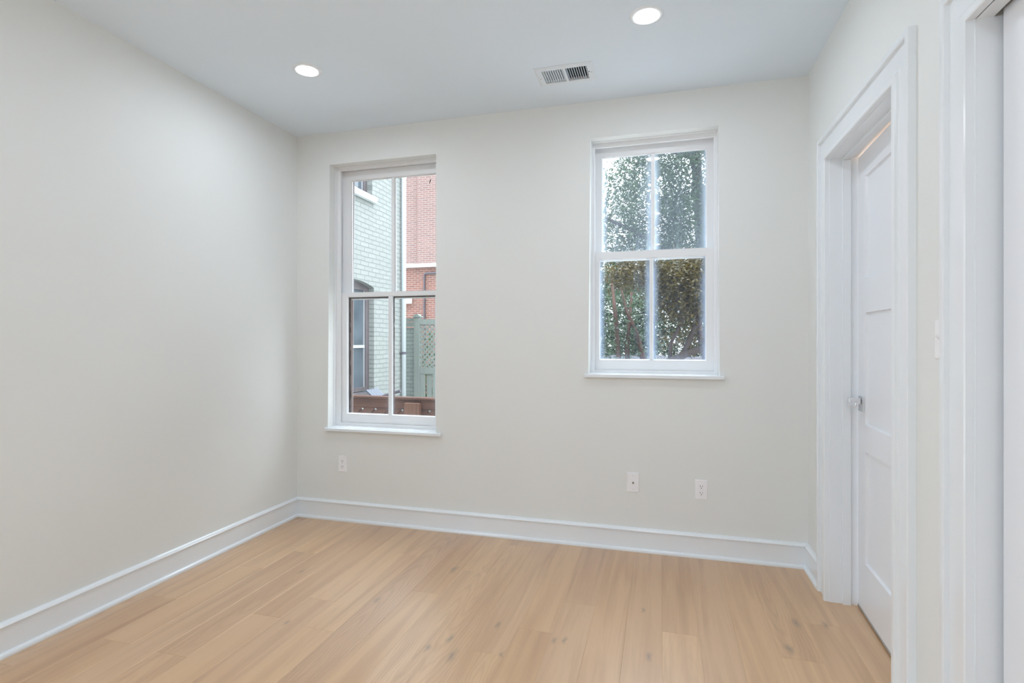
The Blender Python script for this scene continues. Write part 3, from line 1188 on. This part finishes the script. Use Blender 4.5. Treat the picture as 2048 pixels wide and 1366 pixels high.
def lattice(bm, x0, x1, z0, z1, y, pitch, wid, th):
    """diagonal slats in both directions, clipped to the panel"""
    def clip(poly):
        def cut(pl, f, d):
            out = []
            for i in range(len(pl)):
                p, q = pl[i], pl[(i + 1) % len(pl)]
                a, b = f(p) - d, f(q) - d
                if a <= 0:
                    out.append(p)
                if a * b < 0:
                    t_ = a / (a - b)
                    out.append((p[0] + (q[0] - p[0]) * t_, p[1] + (q[1] - p[1]) * t_))
            return out
        for f, d in ((lambda p: p[0], x1), (lambda p: -p[0], -x0), (lambda p: p[1], z1), (lambda p: -p[1], -z0)):
            poly = cut(poly, f, d)
            if len(poly) < 3:
                return None
        return poly
    L = (x1 - x0) + (z1 - z0)
    for sgn, yo in ((1, 0.0), (-1, th)):
        k0 = -int(L / pitch) - 2
        for k in range(k0, -k0):
            c = x0 + k * pitch
            h = wid / 2 * math.sqrt(2)
            poly = [(c - h, z0), (c + h, z0), (c + h + sgn * L, z0 + L), (c - h + sgn * L, z0 + L)]
            poly = clip(poly)
            if poly:
                prism(bm, poly, 'y', y + yo, y + yo + th * 0.98)


bm = BM()
lattice(bm, -4.030, -2.303, 0.810, 1.555, 8.485, 0.088, 0.026, 0.008)
obj('lattice_panel', bm, M_GREEN, fence)
for i in range(15):
    x = -4.026 + i * 0.115
    bm = BM()
    if x + 0.095 < -2.30:
        box(bm, x, x + 0.085, 8.48 + 0.02 * (i % 2), 8.50 + 0.02 * (i % 2), -0.70, 0.699)
        obj('board', bm, M_GREEN, fence)
    else:
        bm.free()

# ---- red brick building far behind
red = empty('red_brick_building', (-8, 17, GROUND))
tag(red, 'tall red brick building far behind the green lattice fence', 'building')
bm = BM()
box(bm, -13, -3.2, 16.0, 22, GROUND, 3.68)
obj('brick_wall', bm, M_RBRICK, red)
bm = BM()
box(bm, -13, -7.66, 16.02, 22, 3.79, 9.2)
box(bm, -7.66, -3.2, 15.90, 22, 3.79, 9.2)
obj('upper_brick_wall', bm, M_RBRICK_HAZE, red, label='upper brickwork above the white band, haze painted into its colour')
bm = BM()
box(bm, -13, -3.2, 15.86, 22, 3.681, 3.789)
obj('band_course', bm, M_EXTW, red, label='white horizontal band')
bm = BM()
tube(bm, [(-7.43, 15.955, GROUND), (-7.43, 15.955, 3.38), (-7.425, 15.955, 3.44), (-7.39, 15.955, 3.475), (-7.33, 15.955, 3.48), (-5.0, 15.955, 3.48)], 0.030, 10)
obj('conduit', bm, M_IRON, red, smooth=True, label='dark conduit pipe with an elbow')
bm = BM()
box(bm, -8.25, -7.885, 15.80, 15.998, 2.50, 2.76, 0.01)
obj('meter_box', bm, M_EXTW, red, label='small white box')

# ---- brown fence close to the window
bf = empty('wooden_fence', (-2.8, 5.2, GROUND))
tag(bf, 'brown wooden fence with lattice just outside the left window', 'fence')
bm = BM()
box(bm, -4.04, -1.2, 5.18, 5.23, 0.545, 0.640, 0.004)
obj('top_rail', bm, M_BROWN, bf)
bm = BM()
box(bm, -4.04, -1.2, 5.15, 5.26, 0.641, 0.665, 0.004)
obj('cap_board', bm, M_BROWN, bf)
for x in (-3.62, -2.525, -1.43):
    bm = BM()
    box(bm, x - 0.083, x + 0.083, 5.10, 5.179, GROUND, 0.612, 0.004)
    obj('post', bm, M_BROWNV, bf)
bm = BM()
lattice(bm, -4.04, -1.2, -0.6, 0.545, 5.19, 0.160, 0.090, 0.012)
obj('lattice_panel', bm, M_BROWN, bf)
bm = BM()
box(bm, -4.04, -1.2, 5.18, 5.23, -0.75, -0.60, 0.004)
obj('bottom_rail', bm, M_BROWN, bf)

# ---- grey ridged folding thing behind the brown fence
ch = empty('folding_chair', (-3.45, 6.0, GROUND))
tag(ch, 'grey slatted folding chair showing above the brown fence', 'chair')
M_GREYC = plain('grey_slats', srgb(104, 110, 122), 0.5)
bm = BM()
for i in range(5):
    y = 5.86 + i * 0.055
    a = [(-3.50, y, 0.655), (-3.30, y, 0.49), (-3.26, y, 0.20)]
    tube(bm, a, 0.022, 6)
obj('seat_back', bm, M_GREYC, ch)
bm = BM()
prism(bm, [(-3.64, 0.610), (-3.50, 0.640), (-3.49, 0.662), (-3.51, 0.660)], 'y', 5.86, 6.08)
obj('headrest', bm, M_GREYC, ch)
bm = BM()
tube(bm, [(-3.34, 5.97, 0.575), (-3.10, 5.97, 0.650)], 0.02, 8)
obj('arm', bm, M_IRON, ch)
for x, y in ((-3.60, 5.86), (-3.60, 6.08), (-3.2, 5.86), (-3.2, 6.08)):
    bm = BM()
    tube(bm, [(x, y, GROUND), (-3.34 + (x + 3.4) * 0.3, y, 0.40)], 0.016, 6)
    obj('leg', bm, M_GREYC, ch)

# ---- grey board fence behind the tree
gf = empty('board_fence', (1.0, 12.0, GROUND))
tag(gf, 'weathered grey board fence behind the tree', 'fence')
M_GREYW = wood('weathered_grey_wood', srgb(92, 90, 98), srgb(128, 126, 132), 'z')
for i in range(34):
    x = -2.4 + i * 0.19
    bm = BM()
    box(bm, x, x + 0.18, 12.0, 12.02, GROUND, 0.92 + 0.01 * ((i * 7) % 5))
    obj('board', bm, M_GREYW, gf)
for z in (-0.5, 0.6):
    bm = BM()
    box(bm, -2.4, 4.06, 12.021, 12.06, z, z + 0.09)
    obj('rail', bm, M_GREYW, gf)


# ---- trees outside the right window
def leaf_mat(name, dark, light, trans):
    t = NT(name)
    at = t.n('Attribute', attribute_name='leaf')
    sp = t.n('SeparateColor')
    t.link(at.outputs['Color'], sp.inputs[0])
    c = t.mix(sp.outputs[0], dark, light)
    pr = t.n('BsdfPrincipled')
    t.link(c, pr.inputs['Base Color'])
    pr.inputs['Roughness'].default_value = 0.38
    tl = t.n('BsdfTranslucent')
    tl.inputs[0].default_value = trans
    mx_ = t.n('MixShader')
    mx_.inputs[0].default_value = 0.22
    t.link(pr.outputs[0], mx_.inputs[1])
    t.link(tl.outputs[0], mx_.inputs[2])
    t.link(mx_.outputs[0], t.out.inputs[0])
    return t.m


def foliage(name, parent, mat, clumps, size, seed, clump=-0.9):
    """clumps: (x, y, z, rx, ry, rz, count)"""
    rng = random.Random(seed)
    V, Fc, Cc = [], [], []
    for (cx, cy, cz, rx_, ry_, rz_, n) in clumps:
        # twiglets: leaves gather in small sprays
        k = 0
        while k < n:
            while True:
                a, b, c = rng.uniform(-1, 1), rng.uniform(-1, 1), rng.uniform(-1, 1)
                if a * a + b * b + c * c < 1:
                    break
            sx, sy, sz = cx + a * rx_, cy + b * ry_, cz + c * rz_
            if mnoise.noise(Vector((sx * 2.6, sy * 1.2, sz * 2.6)) + Vector((seed, 0, 0))) < clump:
                continue
            tone = rng.random()
            m = rng.randint(4, 9)
            for _ in range(m):
                p = Vector((sx + rng.gauss(0, .07), sy + rng.gauss(0, .07), sz + rng.gauss(0, .06)))
                d = Vector((rng.gauss(0, 1), rng.gauss(0, 1), rng.gauss(-0.35, 0.7))).normalized()
                u = d.cross(Vector((rng.gauss(0, .5), rng.gauss(0, .5), 1))).normalized()
                nn = d.cross(u)
                L = size * rng.uniform(0.7, 1.35)
                w = L * 0.24
                i0 = len(V)
                V += [p, p + d * L * .45 + u * w - nn * w * .25, p + d * L - nn * L * .12, p + d * L * .45 - u * w - nn * w * .25,
                      p + d * L * .5 + nn * w * .2]
                for f in ((0, 1, 4), (1, 2, 4), (2, 3, 4), (3, 0, 4)):
                    Fc.append([i0 + q for q in f])
                    Cc.append((min(1, max(0, tone * .7 + rng.random() * .3)), 0, 0, 1))
                k += 1
    me = bpy.data.meshes.new(name)
    me.from_pydata([tuple(v) for v in V], [], Fc)
    at = me.attributes.new('leaf', 'FLOAT_COLOR', 'FACE')
    for i, c in enumerate(Cc):
        at.data[i].color = c
    me.materials.append(mat)
    for p in me.polygons:
        p.use_smooth = True
    o = bpy.data.objects.new(name, me)
    COL.objects.link(o)
    if parent:
        o.parent = parent
        o.matrix_parent_inverse = parent.matrix_world.inverted()
    return o


M_BARK = wood('bark', srgb(36, 30, 28), srgb(66, 56, 52), 'z', 0.9)
M_BARK2 = wood('reddish_bark', srgb(60, 40, 34), srgb(92, 66, 56), 'z', 0.9)
M_LEAF1 = leaf_mat('evergreen_leaf', srgb(32, 46, 37), srgb(74, 92, 64), srgb(96, 122, 62))
M_LEAF2 = leaf_mat('olive_leaf', srgb(40, 32, 18), srgb(84, 76, 34), srgb(118, 100, 32))
M_LEAF3 = leaf_mat('bluish_leaf', srgb(36, 50, 44), srgb(70, 90, 72), srgb(90, 116, 64))

tree = empty('evergreen_tree', (0.9, 8.6, GROUND))
tag(tree, 'tall dense evergreen tree filling the right window', 'tree')
bm = BM()
tube(bm, [(0.95, 8.7, GROUND), (0.85, 8.6, 0.8), (0.62, 8.5, 2.2), (0.5, 8.4, 4.0), (0.4, 8.4, 5.6)], [0.13, 0.11, 0.09, 0.07, 0.03], 10)
obj('trunk', bm, M_BARK, tree, smooth=True)
for pts, rad in (([(0.62, 8.5, 2.2), (0.0, 8.2, 2.7), (-0.8, 8.0, 3.1)], [.06, .045, .02]),
                 ([(0.5, 8.4, 4.0), (-0.2, 8.1, 4.2), (-0.9, 7.9, 4.4)], [.05, .035, .015])):
    bm = BM()
    tube(bm, pts, rad, 8)
    obj('branch', bm, M_BARK, tree, smooth=True)
foliage('foliage', tree, M_LEAF1, [
    (0.62, 8.5, 3.1, 0.75, 0.9, 1.35, 19000), (-0.28, 8.4, 3.1, 0.66, 0.8, 1.3, 15500), (-0.75, 8.4, 2.6, 0.5, 0.8, 0.8, 2200),
    (0.5, 8.4, 4.5, 1.1, 0.9, 0.75, 4200), (1.9, 8.6, 3.1, 0.9, 0.9, 1.9, 3600)], 0.052, 3, -0.32)

shrub = empty('olive_shrub', (0.55, 6.1, GROUND))
tag(shrub, 'broad olive-brown shrub in the lower right window panes', 'shrub')
bm = BM()
tube(bm, [(0.75, 6.2, GROUND), (0.62, 6.2, 0.4), (0.42, 6.1, 1.3), (0.30, 6.1, 1.95)], [.06, .05, .035, .015], 8)
obj('stem', bm, M_BARK2, shrub, smooth=True)
for pts, rad in (([(0.10, 6.0, 0.90), (0.24, 6.0, 1.14), (0.34, 6.0, 1.40), (0.50, 6.05, 1.62)], [.040, .034, .026, .016]),
                 ([(-0.02, 6.0, 0.98), (0.15, 5.95, 1.08), (0.36, 6.0, 1.17), (0.66, 6.1, 1.24)], [.045, .040, .034, .026]),
                 ([(0.08, 6.0, 0.86), (0.10, 6.0, 1.24), (0.24, 6.0, 1.52), (0.06, 6.0, 1.60)], [.026, .02, .016, .010]),
                 ([(0.62, 6.2, 0.4), (0.30, 6.1, 0.72), (0.10, 6.0, 0.90), (-0.02, 6.0, 0.98)], [.05, .045, .042, .04])):
    bm = BM()
    tube(bm, pts, rad, 8)
    obj('branch', bm, M_BARK, shrub, smooth=True)
foliage('foliage', shrub, M_LEAF2, [(0.26, 6.1, 1.84, 0.38, 0.35, 0.36, 6800), (-0.30, 6.1, 2.02, 0.34, 0.3, 0.16, 1900),
                                    (0.75, 6.3, 1.5, 0.35, 0.4, 0.6, 1200), (0.30, 6.2, 1.30, 0.30, 0.25, 0.16, 700)], 0.046, 5)

sap = empty('young_tree', (-0.45, 7.0, GROUND))
tag(sap, 'thin-stemmed young tree with pale leaves low in the left panes', 'tree')
for pts, rad in (([(-0.55, 7.0, GROUND), (-0.52, 7.0, 0.9), (-0.56, 7.0, 1.5), (-0.62, 7.0, 2.1)], [.04, .034, .028, .016]),
                 ([(-0.24, 7.0, GROUND), (-0.22, 7.0, 1.05), (-0.30, 7.0, 1.36), (-0.43, 7.0, 1.66), (-0.50, 7.0, 1.96)], [.045, .036, .032, .022, .012]),
                 ([(-0.40, 7.0, GROUND), (-0.42, 7.0, 1.2), (-0.36, 7.0, 1.9)], [.034, .03, .014])):
    bm = BM()
    tube(bm, pts, rad, 8)
    obj('stem', bm, M_BARK2, sap, smooth=True)
foliage('foliage', sap, M_LEAF3, [(-0.52, 7.0, 1.25, 0.36, 0.22, 0.40, 750), (-0.15, 7.05, 1.2, 0.25, 0.2, 0.40, 320), (-0.42, 7.0, 1.75, 0.4, 0.2, 0.2, 260)], 0.052, 9)

bush = empty('bush', (-4.6, 11.0, GROUND))
tag(bush, 'green bush glimpsed through the sage lattice fence', 'bush')
bm = BM()
tube(bm, [(-4.6, 11.0, GROUND), (-4.6, 11.0, 0.9)], [.05, .02], 8)
obj('stem', bm, M_BARK, bush)
foliage('foliage', bush, M_LEAF1, [(-4.75, 11.0, 0.55, 0.95, .5, 0.95, 2600)], 0.10, 21)

hedge = empty('hedge', (0.3, 13.2, GROUND))
tag(hedge, 'dark hedge beyond the grey board fence', 'hedge')
foliage('foliage', hedge, M_LEAF1, [(-1.0, 13.4, 1.3, 1.1, .6, 2.0, 9000), (0.5, 13.4, 1.4, 1.3, .6, 2.1, 8200), (2.2, 13.4, 1.2, 1.3, .6, 2.0, 3600), (4.6, 13.4, 1.2, 1.5, .6, 2.2, 3600)], 0.115, 13)
bm = BM()
tube(bm, [(0.3, 13.4, GROUND), (0.3, 13.4, 1.2)], [.08, .03], 8)
obj('stem', bm, M_BARK, hedge)
